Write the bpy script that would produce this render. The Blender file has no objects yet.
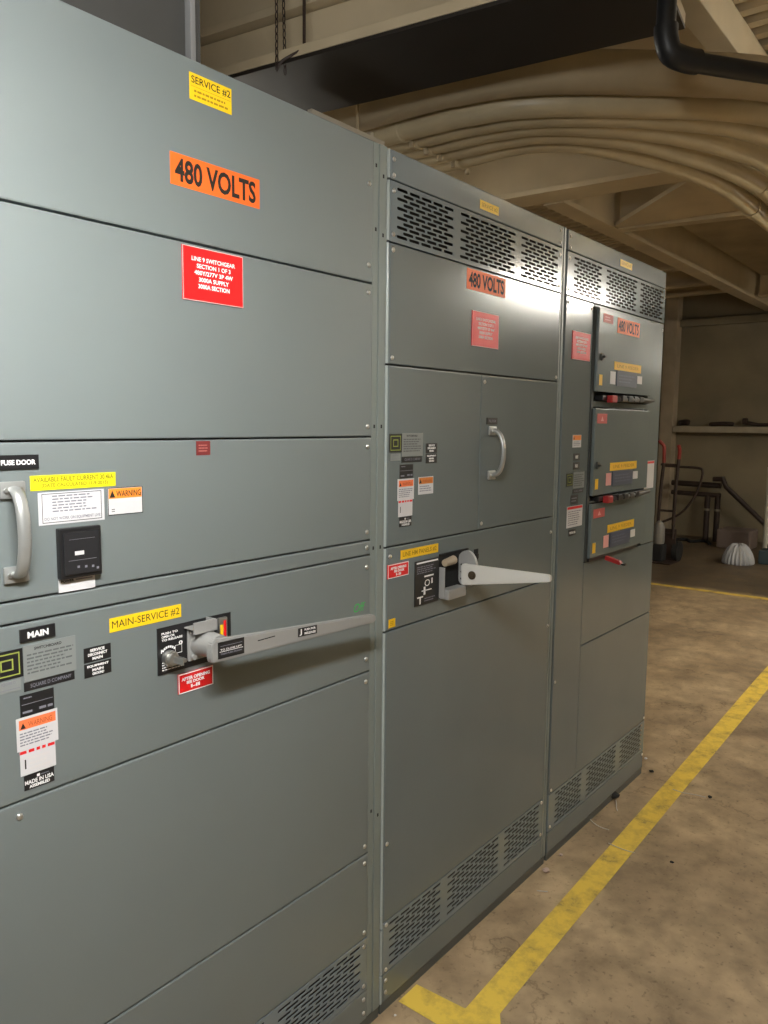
import bpy, bmesh, math, random
from mathutils import Vector, Matrix
random.seed(7)
S = bpy.context.scene
C = S.collection

# ------------------------------------------------------------------ materials
MATS = {}
def mat(name, col, rough=0.5, metal=0.0, spec=0.5, emit=None, noise=None, bump=None, coat=0.0):
    """procedural principled material; noise=(scale, amount), bump=(scale, strength)"""
    if name in MATS: return MATS[name]
    m = bpy.data.materials.new(name); m.use_nodes = True
    nt = m.node_tree; b = nt.nodes['Principled BSDF']
    b.inputs['Base Color'].default_value = (*col, 1)
    b.inputs['Roughness'].default_value = rough
    b.inputs['Metallic'].default_value = metal
    b.inputs['Specular IOR Level'].default_value = spec
    if coat: b.inputs['Coat Weight'].default_value = coat; b.inputs['Coat Roughness'].default_value = .15
    if emit:
        b.inputs['Emission Color'].default_value = (*emit[0], 1); b.inputs['Emission Strength'].default_value = emit[1]
    if noise or bump:
        g = nt.nodes.new('ShaderNodeNewGeometry')
    if noise:
        n = nt.nodes.new('ShaderNodeTexNoise'); n.inputs['Scale'].default_value = noise[0]; n.inputs['Detail'].default_value = 6
        nt.links.new(g.outputs['Position'], n.inputs['Vector'])
        r = nt.nodes.new('ShaderNodeMapRange')
        r.inputs['From Min'].default_value = .3; r.inputs['From Max'].default_value = .7
        r.inputs['To Min'].default_value = 1 - noise[1]; r.inputs['To Max'].default_value = 1 + noise[1]
        nt.links.new(n.outputs['Fac'], r.inputs['Value'])
        v = nt.nodes.new('ShaderNodeVectorMath'); v.operation = 'SCALE'
        v.inputs[0].default_value = col
        nt.links.new(r.outputs['Result'], v.inputs['Scale'])
        nt.links.new(v.outputs['Vector'], b.inputs['Base Color'])
    if bump:
        n = nt.nodes.new('ShaderNodeTexNoise'); n.inputs['Scale'].default_value = bump[0]; n.inputs['Detail'].default_value = 3
        nt.links.new(g.outputs['Position'], n.inputs['Vector'])
        u = nt.nodes.new('ShaderNodeBump'); u.inputs['Strength'].default_value = bump[1]; u.inputs['Distance'].default_value = .002
        nt.links.new(n.outputs['Fac'], u.inputs['Height']); nt.links.new(u.outputs['Normal'], b.inputs['Normal'])
    MATS[name] = m
    return m

PAINT = mat('grey_enamel', (.146, .172, .174), .45, spec=1.0, noise=(2.2, .05), bump=(9, .06))
PAINT2 = mat('grey_enamel_smooth', (.135, .162, .166), .17, spec=.6, noise=(2.2, .05), bump=(5, .04))
POST = mat('grey_enamel_post', (.19, .22, .21), .38, noise=(3, .05))
UNITP = mat('grey_enamel_unit', (.15, .18, .18), .25, noise=(3, .05), bump=(7, .05))
VENTP = mat('grey_enamel_vent', (.18, .215, .23), .15, noise=(4, .05))
DARK = mat('unlit_interior_black', (.006, .006, .006), .9)  # black stands in for the unlit depth of slots, holes and recesses
BODY = mat('dark_steel', (.05, .057, .055), .6)
KICK = mat('channel_sill', (.085, .092, .085), .6)
BLACK = mat('black_plastic', (.012, .012, .013), .35)
BLACKL = mat('black_label', (.011, .011, .012), .45)
WHITE = mat('white_label', (.60, .595, .61), .5)
WHITET = mat('white_print', (.85, .85, .85), .5)
RED = mat('red_label', (.72, .012, .014), .4)
ORANGE = mat('orange_label', (.93, .15, .02), .45)
ORANGE2 = mat('amber_label', (.88, .27, .03), .5)
YELLOW = mat('yellow_label', (.93, .60, .012), .45)
LEMON = mat('lemon_label', (.70, .66, .01), .5)
PRINTK = mat('dark_print', (.01, .009, .008), .6)
PRINTG = mat('faint_print', (.20, .20, .24), .7)
PRINTY = mat('amber_print', (.40, .22, .004), .6)
SILVER = mat('etched_plate', (.24, .26, .255), .38, metal=.15)
STEEL = mat('zinc_steel', (.55, .55, .53), .30, metal=.9)
CASTG = mat('cast_grey', (.33, .33, .32), .42, metal=.25, bump=(60, .15))
LEVERG = mat('lever_grey', (.30, .30, .29), .45, metal=.2, bump=(50, .1))
ALU = mat('aluminium_pull', (.40, .41, .40), .36, metal=.6)
LIME = mat('lime_print', (.30, .35, .07), .5)
GREENP = mat('green_marker', (.05, .5, .10), .7)
BLUEG = mat('blue_grey_plate', (.06, .075, .12), .4)
PINK = mat('pink_label', (.75, .35, .33), .5)
GLASS = mat('meter_glass', (.02, .02, .022), .08, spec=.6)
SCREWM = mat('screw_zinc', (.6, .6, .58), .3, metal=.9)
CREAM = mat('cream_paint', (.54, .45, .30), .55, noise=(3, .10), bump=(12, .1))
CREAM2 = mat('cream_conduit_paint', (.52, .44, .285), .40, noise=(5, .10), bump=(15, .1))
CREAMD = mat('aged_shaded_cream_paint', (.38, .31, .20), .65, noise=(2.5, .16))  # on the outer larger conduit this darker cream carries the duct's shade
WALLM = mat('stained_wall_paint', (.24, .20, .13), .8, noise=(1.3, .22), bump=(6, .3))
DUCT = mat('black_brown_duct', (.018, .014, .011), .55, noise=(3, .2))
RISER = mat('dark_grey_steel', (.042, .042, .040), .55, noise=(3, .15))
PIPEK = mat('black_iron_pipe', (.012, .013, .015), .45)
REDP = mat('red_tube_paint', (.28, .03, .02), .45)
RUBBER = mat('rubber', (.012, .012, .012), .8)
BAGM = mat('white_plastic_bag', (.42, .43, .45), .5, bump=(30, .4))
RUSTY = mat('dark_rust_iron', (.035, .02, .014), .6, noise=(8, .3))
TUBEM = mat('lamp_tube', (1, 1, 1), .5, emit=((1, .97, .9), 12))

def floor_material():
    m = bpy.data.materials.new('stained_concrete'); m.use_nodes = True
    nt = m.node_tree; N = nt.nodes; L = nt.links; b = N['Principled BSDF']
    g = N.new('ShaderNodeNewGeometry')
    def noise(scale, detail=8, rough=.6, dist=0):
        n = N.new('ShaderNodeTexNoise'); n.inputs['Scale'].default_value = scale
        n.inputs['Detail'].default_value = detail; n.inputs['Roughness'].default_value = rough; n.inputs['Distortion'].default_value = dist
        L.new(g.outputs['Position'], n.inputs['Vector']); return n
    n1 = noise(1.6, dist=.1); n2 = noise(7, dist=.2); n3 = noise(45, 4)
    r1 = N.new('ShaderNodeValToRGB'); e = r1.color_ramp.elements
    e[0].position = .32; e[0].color = (.25, .185, .115, 1)
    e[1].position = .68; e[1].color = (.50, .385, .24, 1)
    k = r1.color_ramp.elements.new(.5); k.color = (.375, .282, .175, 1)
    L.new(n1.outputs['Fac'], r1.inputs['Fac'])
    r2 = N.new('ShaderNodeValToRGB'); e = r2.color_ramp.elements
    e[0].position = .34; e[0].color = (.62, .60, .58, 1); e[1].position = .62; e[1].color = (1.08, 1.06, 1.04, 1)
    L.new(n2.outputs['Fac'], r2.inputs['Fac'])
    mx = N.new('ShaderNodeMix'); mx.data_type = 'RGBA'; mx.blend_type = 'MULTIPLY'; mx.inputs['Factor'].default_value = .95
    L.new(r1.outputs['Color'], mx.inputs['A']); L.new(r2.outputs['Color'], mx.inputs['B'])
    r3 = N.new('ShaderNodeValToRGB'); e = r3.color_ramp.elements
    e[0].position = .30; e[0].color = (.45, .43, .40, 1); e[1].position = .42; e[1].color = (1, 1, 1, 1)
    L.new(n3.outputs['Fac'], r3.inputs['Fac'])
    m2 = N.new('ShaderNodeMix'); m2.data_type = 'RGBA'; m2.blend_type = 'MULTIPLY'; m2.inputs['Factor'].default_value = .7
    L.new(mx.outputs['Result'], m2.inputs['A']); L.new(r3.outputs['Color'], m2.inputs['B'])
    # fine cracks
    v = N.new('ShaderNodeTexVoronoi'); v.feature = 'DISTANCE_TO_EDGE'; v.inputs['Scale'].default_value = .8
    wv = N.new('ShaderNodeVectorMath'); wv.operation = 'ADD'
    sc = N.new('ShaderNodeVectorMath'); sc.operation = 'SCALE'; sc.inputs['Scale'].default_value = .35
    L.new(n2.outputs['Color'], sc.inputs[0]); L.new(g.outputs['Position'], wv.inputs[0]); L.new(sc.outputs['Vector'], wv.inputs[1])
    L.new(wv.outputs['Vector'], v.inputs['Vector'])
    rc = N.new('ShaderNodeValToRGB'); e = rc.color_ramp.elements
    e[0].position = 0; e[0].color = (.5, .47, .43, 1); e[1].position = .007; e[1].color = (1, 1, 1, 1)
    L.new(v.outputs['Distance'], rc.inputs['Fac'])
    m3 = N.new('ShaderNodeMix'); m3.data_type = 'RGBA'; m3.blend_type = 'MULTIPLY'; m3.inputs['Factor'].default_value = .7
    L.new(m2.outputs['Result'], m3.inputs['A']); L.new(rc.outputs['Color'], m3.inputs['B'])
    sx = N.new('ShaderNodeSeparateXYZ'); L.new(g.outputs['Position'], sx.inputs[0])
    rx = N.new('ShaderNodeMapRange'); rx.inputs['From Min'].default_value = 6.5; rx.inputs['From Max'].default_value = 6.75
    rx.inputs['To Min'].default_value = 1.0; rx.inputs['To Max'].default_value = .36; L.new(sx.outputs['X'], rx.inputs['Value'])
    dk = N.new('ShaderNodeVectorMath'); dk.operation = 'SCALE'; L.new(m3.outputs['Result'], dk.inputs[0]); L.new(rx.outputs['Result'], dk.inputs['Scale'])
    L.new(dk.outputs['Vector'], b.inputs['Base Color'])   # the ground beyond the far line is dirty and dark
    rr = N.new('ShaderNodeMapRange'); rr.inputs['To Min'].default_value = .38; rr.inputs['To Max'].default_value = .75
    L.new(n2.outputs['Fac'], rr.inputs['Value']); L.new(rr.outputs['Result'], b.inputs['Roughness'])
    bp = N.new('ShaderNodeBump'); bp.inputs['Strength'].default_value = .15; bp.inputs['Distance'].default_value = .004
    L.new(n3.outputs['Fac'], bp.inputs['Height']); L.new(bp.outputs['Normal'], b.inputs['Normal'])
    return m
def stripe_material():
    m = bpy.data.materials.new('worn_yellow_floor_paint'); m.use_nodes = True
    nt = m.node_tree; N = nt.nodes; L = nt.links; b = N['Principled BSDF']
    g = N.new('ShaderNodeNewGeometry')
    n = N.new('ShaderNodeTexNoise'); n.inputs['Scale'].default_value = 9; n.inputs['Detail'].default_value = 8; n.inputs['Roughness'].default_value = .7
    L.new(g.outputs['Position'], n.inputs['Vector'])
    r = N.new('ShaderNodeValToRGB'); e = r.color_ramp.elements
    e[0].position = .33; e[0].color = (.26, .18, .07, 1); e[1].position = .56; e[1].color = (.80, .58, .09, 1)
    k = e.new(.42); k.color = (.60, .42, .08, 1)
    L.new(n.outputs['Fac'], r.inputs['Fac']); L.new(r.outputs['Color'], b.inputs['Base Color'])
    b.inputs['Roughness'].default_value = .5
    return m

# ------------------------------------------------------------------ geometry helpers
def link(name, bm, mats, parent=None, smooth=False, **props):
    me = bpy.data.meshes.new(name); bm.to_mesh(me); bm.free()
    for m in (mats if isinstance(mats, (list, tuple)) else [mats]): me.materials.append(m)
    if smooth:
        for f in me.polygons: f.use_smooth = True
        try: me.set_sharp_from_angle(angle=math.radians(40))
        except Exception: pass
    o = bpy.data.objects.new(name, me); C.objects.link(o)
    if parent is not None:
        o.parent = parent
        w = parent.location if parent.parent is None else Vector((0, 0, 0))
        if w.length > 0: o.matrix_parent_inverse = Matrix.Translation(-w)
    for k, v in props.items(): o[k] = v
    return o
def thing(name, label, cat, loc=(0, 0, 0), group=None):
    o = bpy.data.objects.new(name, None); C.objects.link(o); o.location = loc
    o.empty_display_size = .05
    o['label'] = label; o['category'] = cat
    if group: o['group'] = group
    return o
def tag(o, label, cat, group=None, kind=None):
    o['label'] = label; o['category'] = cat
    if group: o['group'] = group
    if kind: o['kind'] = kind
    return o
def box(bm, x0, x1, y0, y1, z0, z1, bev=0, mi=0, M=None):
    vs = [bm.verts.new(p) for p in [(x0,y0,z0),(x1,y0,z0),(x1,y1,z0),(x0,y1,z0),(x0,y0,z1),(x1,y0,z1),(x1,y1,z1),(x0,y1,z1)]]
    fs = [bm.faces.new([vs[i] for i in q]) for q in [(0,3,2,1),(4,5,6,7),(0,1,5,4),(1,2,6,5),(2,3,7,6),(3,0,4,7)]]
    if bev > 0:
        es = list({e for f in fs for e in f.edges})
        r = bmesh.ops.bevel(bm, geom=es, offset=bev, segments=2, profile=.6, affect='EDGES')
        fs = list({f for v in r['verts'] for f in v.link_faces} | {f for f in fs if f.is_valid})
    for f in fs:
        if f.is_valid: f.material_index = mi
    if M is not None:
        vv = list({v for f in fs if f.is_valid for v in f.verts})
        for v in vv: v.co = M @ v.co
    return fs
def tube(bm, pts, r, seg=12, mi=0, ry=None, cap=True):
    """sweep a circle (or ellipse r x ry) along a polyline; r may be a list"""
    pts = [Vector(p) for p in pts]; n = len(pts); rings = []
    up = None
    for i, p in enumerate(pts):
        t = (pts[min(i+1, n-1)] - pts[max(i-1, 0)]).normalized()
        if up is None:
            a = Vector((0, 0, 1)) if abs(t.z) < .9 else Vector((1, 0, 0))
            up = (a - t * a.dot(t)).normalized()
        else:
            up = (up - t * up.dot(t)).normalized()
        s = t.cross(up)
        rr = r[i] if isinstance(r, (list, tuple)) else r
        r2 = rr if ry is None else ry
        rings.append([bm.verts.new(p + up * math.cos(2*math.pi*k/seg) * rr + s * math.sin(2*math.pi*k/seg) * r2) for k in range(seg)])
    for a, b in zip(rings, rings[1:]):
        for k in range(seg):
            f = bm.faces.new([a[k], a[(k+1) % seg], b[(k+1) % seg], b[k]]); f.material_index = mi
    if cap:
        f = bm.faces.new(rings[0][::-1]); f.material_index = mi
        f = bm.faces.new(rings[-1]); f.material_index = mi
def prism(bm, poly, axis, a, b, mi=0):
    """extrude 2-D polygon between a and b along axis ('x','y','z')"""
    def P(u, v, w): return {'x': (w, u, v), 'y': (u, w, v), 'z': (u, v, w)}[axis]
    A = [bm.verts.new(P(u, v, a)) for u, v in poly]; B = [bm.verts.new(P(u, v, b)) for u, v in poly]
    n = len(poly); fs = []
    fs.append(bm.faces.new(A)); fs.append(bm.faces.new(B[::-1]))
    for i in range(n): fs.append(bm.faces.new([A[i], B[i], B[(i+1) % n], A[(i+1) % n]]))
    for f in fs: f.material_index = mi
    bmesh.ops.recalc_face_normals(bm, faces=fs)
    return fs
def smooth_path(pts, n=8):
    P = [Vector(p) for p in pts]; out = []
    for i in range(len(P)-1):
        p0 = P[max(i-1, 0)]; p1 = P[i]; p2 = P[i+1]; p3 = P[min(i+2, len(P)-1)]
        for k in range(n):
            t = k / n
            out.append(.5*((2*p1)+(p2-p0)*t+(2*p0-5*p1+4*p2-p3)*t*t+(3*p1-p0-3*p2+p3)*t**3))
    out.append(P[-1]); return out

_tc = {}
def text_polys(s, bold=0.0):
    key = (s, bold)
    if key in _tc: return _tc[key]
    cu = bpy.data.curves.new('t', 'FONT'); cu.body = s; cu.size = 1; cu.resolution_u = 3; cu.offset = bold
    ob = bpy.data.objects.new('t', cu); C.objects.link(ob)
    dg = bpy.context.evaluated_depsgraph_get(); dg.update()
    me = bpy.data.meshes.new_from_object(ob.evaluated_get(dg))
    vs = [(v.co.x, v.co.y) for v in me.vertices]; fs = [tuple(p.vertices) for p in me.polygons]
    bpy.data.objects.remove(ob); bpy.data.curves.remove(cu); bpy.data.meshes.remove(me)
    _tc[key] = (vs, fs); return _tc[key]
def put_text(bm, s, x0, x1, z0, z1, y, mi, bold=.02):
    """letters filling the rectangle x0..x1, z0..z1, facing -Y"""
    vs, fs = text_polys(s, bold)
    if not vs: return
    ax, bx = min(v[0] for v in vs), max(v[0] for v in vs); az, bz = min(v[1] for v in vs), max(v[1] for v in vs)
    sx = (x1-x0)/max(bx-ax, 1e-6); sz = (z1-z0)/max(bz-az, 1e-6)
    V = [bm.verts.new((x0+(u-ax)*sx, y, z0+(w-az)*sz)) for u, w in vs]
    for f in fs:
        try:
            q = bm.faces.new([V[i] for i in f]); q.material_index = mi
            q.normal_update()
            if q.normal.y > 0: q.normal_flip()
        except ValueError: pass
def quad(bm, x0, x1, z0, z1, y, mi):
    f = bm.faces.new([bm.verts.new(p) for p in [(x0,y,z0),(x1,y,z0),(x1,y,z1),(x0,y,z1)]]); f.material_index = mi; return f
def smallprint(bm, x0, x1, z0, z1, rows, y, mi, fill=.8, rnd=None):
    """rows of tiny illegible print: short word-length dashes"""
    rnd = rnd or random
    h = (z1-z0)/rows
    for r in range(rows):
        x = x0; z = z1-(r+.5)*h
        xe = x1 - (x1-x0)*rnd.random()*(1-fill)*1.5
        while x < xe:
            w = min((x1-x0)*rnd.uniform(.05, .16), xe-x)
            if w > 0: quad(bm, x, x+w, z-h*.22, z+h*.22, y, mi)
            x += w+(x1-x0)*.025

def sticker(parent, name, x0, x1, z0, z1, m, items=(), y=0.0, th=.0009, extra=(), label=None, border=None, thick=None):
    """a label plate on the face y, with lettering; items: (text, u0,u1,v0,v1, material index in [m]+extra)"""
    bm = bmesh.new(); t = thick or th
    mats = [m] + list(extra)
    box(bm, x0, x1, y-t, y+.0002, z0, z1)
    yt = y-t-.0003
    W, H = x1-x0, z1-z0
    if border is not None:
        mi, b = border; yb = y-t-.00015
        for q in [(x0,x1,z0,z0+b),(x0,x1,z1-b,z1),(x0,x0+b,z0,z1),(x1-b,x1,z0,z1)]: quad(bm, *q, yb, mi)
    for it in items:
        k = it[0]
        if k == 'rect': _, u0, u1, v0, v1, mi = it; quad(bm, x0+u0*W, x0+u1*W, z0+v0*H, z0+v1*H, yt+.00015, mi)
        elif k == 'print': _, u0, u1, v0, v1, mi, rows = it; smallprint(bm, x0+u0*W, x0+u1*W, z0+v0*H, z0+v1*H, rows, yt, mi)
        elif k == 'tri':
            _, u0, u1, v0, v1, mi = it
            f = bm.faces.new([bm.verts.new(p) for p in [(x0+u0*W, yt, z0+v0*H), (x0+u1*W, yt, z0+v0*H), (x0+(u0+u1)/2*W, yt, z0+v1*H)]]); f.material_index = mi
        elif k == 'ring':
            _, u0, u1, v0, v1, mi, b = it
            a0, a1, c0, c1 = x0+u0*W, x0+u1*W, z0+v0*H, z0+v1*H
            for q in [(a0,a1,c0,c0+b),(a0,a1,c1-b,c1),(a0,a0+b,c0+b,c1-b),(a1-b,a1,c0+b,c1-b)]: quad(bm, *q, yt, mi)
        else:
            s, u0, u1, v0, v1, mi = it[:6]
            put_text(bm, s, x0+u0*W, x0+u1*W, z0+v0*H, z0+v1*H, yt, mi, it[6] if len(it) > 6 else .02)
    o = link(name, bm, mats, parent)
    if label: o['label'] = label
    return o

def panel(parent, name, x0, x1, z0, z1, m=None, y=0.0, depth=.018, bev=.0034, label=None):
    bm = bmesh.new(); g = .0018
    box(bm, x0+g*.5, x1-g*.5, y, y+depth, z0+g, z1-g, bev=bev)
    o = link(name, bm, m or PAINT, parent)
    if label: o['label'] = label
    return o
def screw(parent, x, z, y=0.0, r=.0062):
    bm = bmesh.new(); seg = 10
    prof = [(r, 0), (r*.95, .0016), (r*.6, .0034), (0.0012, .004)]
    rings = [[bm.verts.new((x+q*math.cos(2*math.pi*k/seg), y-h, z+q*math.sin(2*math.pi*k/seg))) for k in range(seg)] for q, h in prof]
    for a, b in zip(rings, rings[1:]):
        for k in range(seg): bm.faces.new([a[k], a[(k+1) % seg], b[(k+1) % seg], b[k]])
    bm.faces.new(rings[-1]); bm.faces.new(rings[0][::-1])
    bmesh.ops.recalc_face_normals(bm, faces=bm.faces)
    return link('screw', bm, SCREWM, parent, smooth=True)

def vent(parent, x0, x1, z0, z1, groups, zs0, zs1, rows=11, label=None):
    """sheet with staggered slotted holes cut through it; a black box behind stands for the unlit interior"""
    bm = bmesh.new(); g = .0018; y = 0.0
    X0, X1, Z0, Z1 = x0+g/2, x1-g/2, z0+g, z1-g
    quad(bm, X0, X1, Z0, zs0, y, 0); quad(bm, X0, X1, zs1, Z1, y, 0)
    rh = (zs1-zs0)/rows; sh = rh*.68
    for r in range(rows):
        a, b = zs0+r*rh, zs0+(r+1)*rh; zc = (a+b)/2; px = X0
        for gx0, gx1, n in groups:
            pitch = (gx1-gx0)/n; off = 0 if r % 2 == 0 else pitch/2; cnt = n if r % 2 == 0 else n-1
            for i in range(cnt):
                cx0 = gx0+off+i*pitch; cx1 = cx0+pitch
                if cx0 > px+1e-6: quad(bm, px, cx0, a, b, y, 0)
                w = pitch*.87/2; xc = (cx0+cx1)/2; e = sh*.35
                hole = [(xc-w+e, zc-sh/2), (xc+w-e, zc-sh/2), (xc+w, zc-sh/2+e), (xc+w, zc+sh/2-e), (xc+w-e, zc+sh/2), (xc-w+e, zc+sh/2), (xc-w, zc+sh/2-e), (xc-w, zc-sh/2+e)]
                H = [bm.verts.new((u, y, v)) for u, v in hole]
                HB = [bm.verts.new((u, y+.0022, v)) for u, v in hole]
                c = [bm.verts.new(p) for p in [(cx0,y,a),(cx1,y,a),(cx1,y,b),(cx0,y,b)]]
                bm.faces.new([c[0], c[1], H[1], H[0]]); bm.faces.new([c[1], H[2], H[1]]); bm.faces.new([c[1], c[2], H[3], H[2]])
                bm.faces.new([c[2], H[4], H[3]]); bm.faces.new([c[2], c[3], H[5], H[4]]); bm.faces.new([c[3], H[6], H[5]])
                bm.faces.new([c[3], c[0], H[7], H[6]]); bm.faces.new([c[0], H[0], H[7]])
                for k in range(8): bm.faces.new([H[k], H[(k+1) % 8], HB[(k+1) % 8], HB[k]])
                px = cx1
        if px < X1: quad(bm, px, X1, a, b, y, 0)
    # folded rim
    for q in [[(X0,Z0),(X1,Z0)], [(X1,Z0),(X1,Z1)], [(X1,Z1),(X0,Z1)], [(X0,Z1),(X0,Z0)]]:
        (a0, b0), (a1, b1) = q
        bm.faces.new([bm.verts.new(p) for p in [(a0,y,b0),(a1,y,b1),(a1,y+.012,b1),(a0,y+.012,b0)]])
    bmesh.ops.remove_doubles(bm, verts=bm.verts, dist=1e-6)
    o = link('vent_panel', bm, VENTP, parent)
    if label: o['label'] = label
    b2 = bmesh.new(); box(b2, X0+.01, X1-.01, .0125, .0178, Z0+.003, Z1-.003)  # black backing puts the darkness behind the slots into colour
    link('vent_backing', b2, DARK, o)
    return o

def pull_handle(parent, x, z0, z1, y=0.0, reach=.046, w=.0095, tilt=0.0):
    """curved D pull with two screwed feet"""
    L = z1-z0; pts = []
    for i in range(25):
        t = i/24; a = math.pi*t
        pts.append((x, y-.004-reach*(math.sin(a)**.72), z0+L*(.5-.5*math.cos(a)*1.0)))
    bm = bmesh.new(); tube(bm, pts, .0068, 12, ry=w*.95)
    h = link('handle', bm, ALU, parent, smooth=True, label='curved aluminium pull handle')
    for zz in (z0, z1):
        b = bmesh.new(); box(b, x-.021, x+.021, y-.007, y, zz-.014, zz+.014, bev=.0035)
        f = link('handle_foot', b, ALU, h, smooth=True)
        b = bmesh.new()
        for sx in (-.012, .012): tube(b, [(x+sx, y-.0068, zz), (x+sx, y-.0105, zz)], .0042, 10)
        link('handle_screw', b, STEEL, h, smooth=True)
    return h

def logo_items(lx=.30):
    # two nested square outlines around a small square
    return [('ring', .10, .90, .10, .90, 1, .0022), ('ring', .30, .70, .30, .70, 1, .0026)]

# ------------------------------------------------------------------ SWITCHBOARD
H = 2.324
def body(parent, x0, x1):
    bm = bmesh.new()
    box(bm, x0+.002, x1-.002, .0182, 1.10, .030, H-.002)
    link('enclosure', bm, BODY, parent, label='dark inner enclosure and top of the cabinet')
    bm = bmesh.new()
    box(bm, x0+.004, x1-.004, .004, 1.08, 0, .0299)
    link('floor_channel', bm, KICK, parent, label='dark sill channel under the cabinet')

def trim_post(parent, x0, x1, name='corner_post', bright=None, holes=()):
    """folded corner post: grooved channel"""
    bm = bmesh.new(); w = x1-x0
    box(bm, x0, x0+w*.42, .003, .0181, .032, H-.001, bev=.0015)
    box(bm, x0+w*.46, x1, .001, .0181, .032, H-.001, bev=.0015)
    for (hx, hz) in holes: quad(bm, hx-.003, hx+.003, hz-.0045, hz+.0045, .0028 if hx < x0+w*.42 else .0008, 1)
    return link(name, bm, [POST, DARK], parent)

# ---- section 1 (nearest, left)
s1 = thing('switchboard_section', 'nearest tall grey switchboard cabinet at left with long main lever and fuse door', 'electrical cabinet', (-.62, .55, 0), 'grey switchboard cabinets in a row')
X0, X1 = -1.24, -.010
body(s1, -1.25, .047)
trim_post(s1, -.008, .044, holes=[(.004, 2.27), (.030, 2.25), (.004, 2.12), (.030, 2.11), (.004, 1.64), (.030, 1.64), (.004, 1.33), (.030, 1.33), (.004, .62), (.03, .6)])
panel(s1, 'top_panel', X0, X1, 1.988, H)
panel(s1, 'upper_panel', X0, X1, 1.614, 1.988)
fd = panel(s1, 'fuse_door', X0, X1, 1.353, 1.614, label='grey door with curved pull handle and meter')
panel(s1, 'filler_strip', X0, X1, 1.315, 1.353)
panel(s1, 'main_switch_panel', X0, X1, 1.010, 1.315)
panel(s1, 'lower_panel', X0, X1, .511, 1.010)
panel(s1, 'bottom_panel', X0, X1, .271, .511)
vent(s1, X0, X1, .117, .271, [(-1.21, -.92, 6), (-.70, -.38, 6), (-.345, -.035, 6)], .130, .262)
panel(s1, 'base_panel', X0, X1, .030, .117)
for z in (2.22, 2.03, 1.965, 1.64, 1.59, 1.375, 1.335, 1.285, 1.045, .985, .535, .487, .290, .25, .135, .095, .055):
    screw(s1, -.026, z)
screw(s1, -.93, .985)
sticker(s1, 'service_label', -.552, -.451, 2.250, 2.298, YELLOW,
        [('SERVICE #2', .04, .97, .60, .90, 1, .01), ('rect', .03, .97, .50, .515, 2), ('print', .10, .92, .08, .44, 2, 2)], extra=[PRINTK, PRINTY], label='yellow stick-on label reading SERVICE #2')
sticker(s1, 'voltage_label', -.599, -.379, 2.086, 2.144, ORANGE, [('480 VOLTS', .045, .95, .13, .87, 1, .03)], extra=[PRINTK], label='orange label reading 480 VOLTS')
def red_plate(par, x0, x1, z0, z1, n, y=0.0):
    L = ['LINE 9 SWITCHGEAR', 'SECTION %s OF 3' % n, '480Y/277V 3P 4W', '3000A SUPPLY', '3000A SECTION']
    it = []
    for i, (t, a) in enumerate(zip(L, (.14, .22, .18, .25, .24))):
        v = .74-.125*i; it.append((t, a, 1-a, v, v+.085, 1, .03))
    sticker(par, 'section_plate', x0, x1, z0, z1, RED, it, y=y, extra=[WHITET, mat('white_red_edge', (.85, .6, .58), .5)], thick=.0028, label='red engraved plate with white lettering', border=(2, .0012))
red_plate(s1, -.577, -.428, 1.880, 1.981, '1')
sticker(s1, 'small_red_plate', -.551, -.517, 1.582, 1.610, mat('dark_red_label', (.16, .02, .02), .5), [('print', .15, .85, .2, .8, 1, 3)], extra=[mat('dim_red_print', (.45, .15, .13), .5)])
sticker(s1, 'fuse_door_plate', -.945, -.873, 1.569, 1.592, BLACK, [('FUSE DOOR', .13, .92, .30, .66, 1, .035)], extra=[WHITET], thick=.003, label='black engraved plate reading FUSE DOOR')
pull_handle(fd, -.919, 1.398, 1.536, reach=.033, w=.0115)
sticker(s1, 'fault_current_label', -.888, -.731, 1.532, 1.557, LEMON,
        [('AVAILABLE FAULT CURRENT 30.4kA', .03, .97, .54, .88, 1, .02), ('(DATE CALCULATED 11-9-2015)', .12, .90, .12, .44, 1, .02)], extra=[mat('olive_print', (.20, .18, .005), .6)])
sticker(s1, 'notice_label', -.876, -.755, 1.473, 1.528, WHITE,
        [('print', .20, .90, .36, .92, 2, 6), ('DO NOT WORK ON EQUIPMENT LIVE', .08, .93, .12, .23, 2, .02), ('ring', .05, .955, .06, .96, 1, .0011)], extra=[PRINTK, PRINTG], label='white framed notice label with small print')
WBITS = [('rect', .03, .97, .60, .96, 1), ('tri', .05, .21, .64, .90, 2), ('WARNING', .24, .95, .66, .88, 2, .02)]
sticker(s1, 'warning_label', -.748, -.676, 1.479, 1.529, WHITE, WBITS + [('print', .10, .22, .10, .25, 2, 2)], extra=[ORANGE2, PRINTK], border=(2, .0014), label='white and orange WARNING label')
# meter with glass cover
bm = bmesh.new(); box(bm, -.848, -.770, -.013, .0, 1.378, 1.466, bev=.003)
mt = link('meter', bm, BLACK, fd, label='square black meter behind a clear cover')
bm = bmesh.new(); box(bm, -.842, -.776, -.0165, -.0131, 1.385, 1.459, bev=.0012)
quad(bm, -.823, -.806, 1.4185, 1.4255, -.0168, 1)
for x, z in ((-.817, 1.398), (-.803, 1.397), (-.790, 1.396), (-.781, 1.392)):
    quad(bm, x-.0022, x+.0022, z-.002, z+.002, -.0168, 2)
quad(bm, -.835, -.783, 1.4095, 1.4102, -.0168, 2); quad(bm, -.833, -.785, 1.446, 1.4465, -.0168, 2)
link('meter_face', bm, [GLASS, WHITE, PRINTG], mt)
sticker(s1, 'meter_label', -.846, -.778, 1.354, 1.380, WHITE, [('POWER', .06, .42, .66, .84, 1, .05), ('rect', .46, .93, .70, .80, 2)], extra=[PRINTK, PRINTG], y=-.0004)
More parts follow.
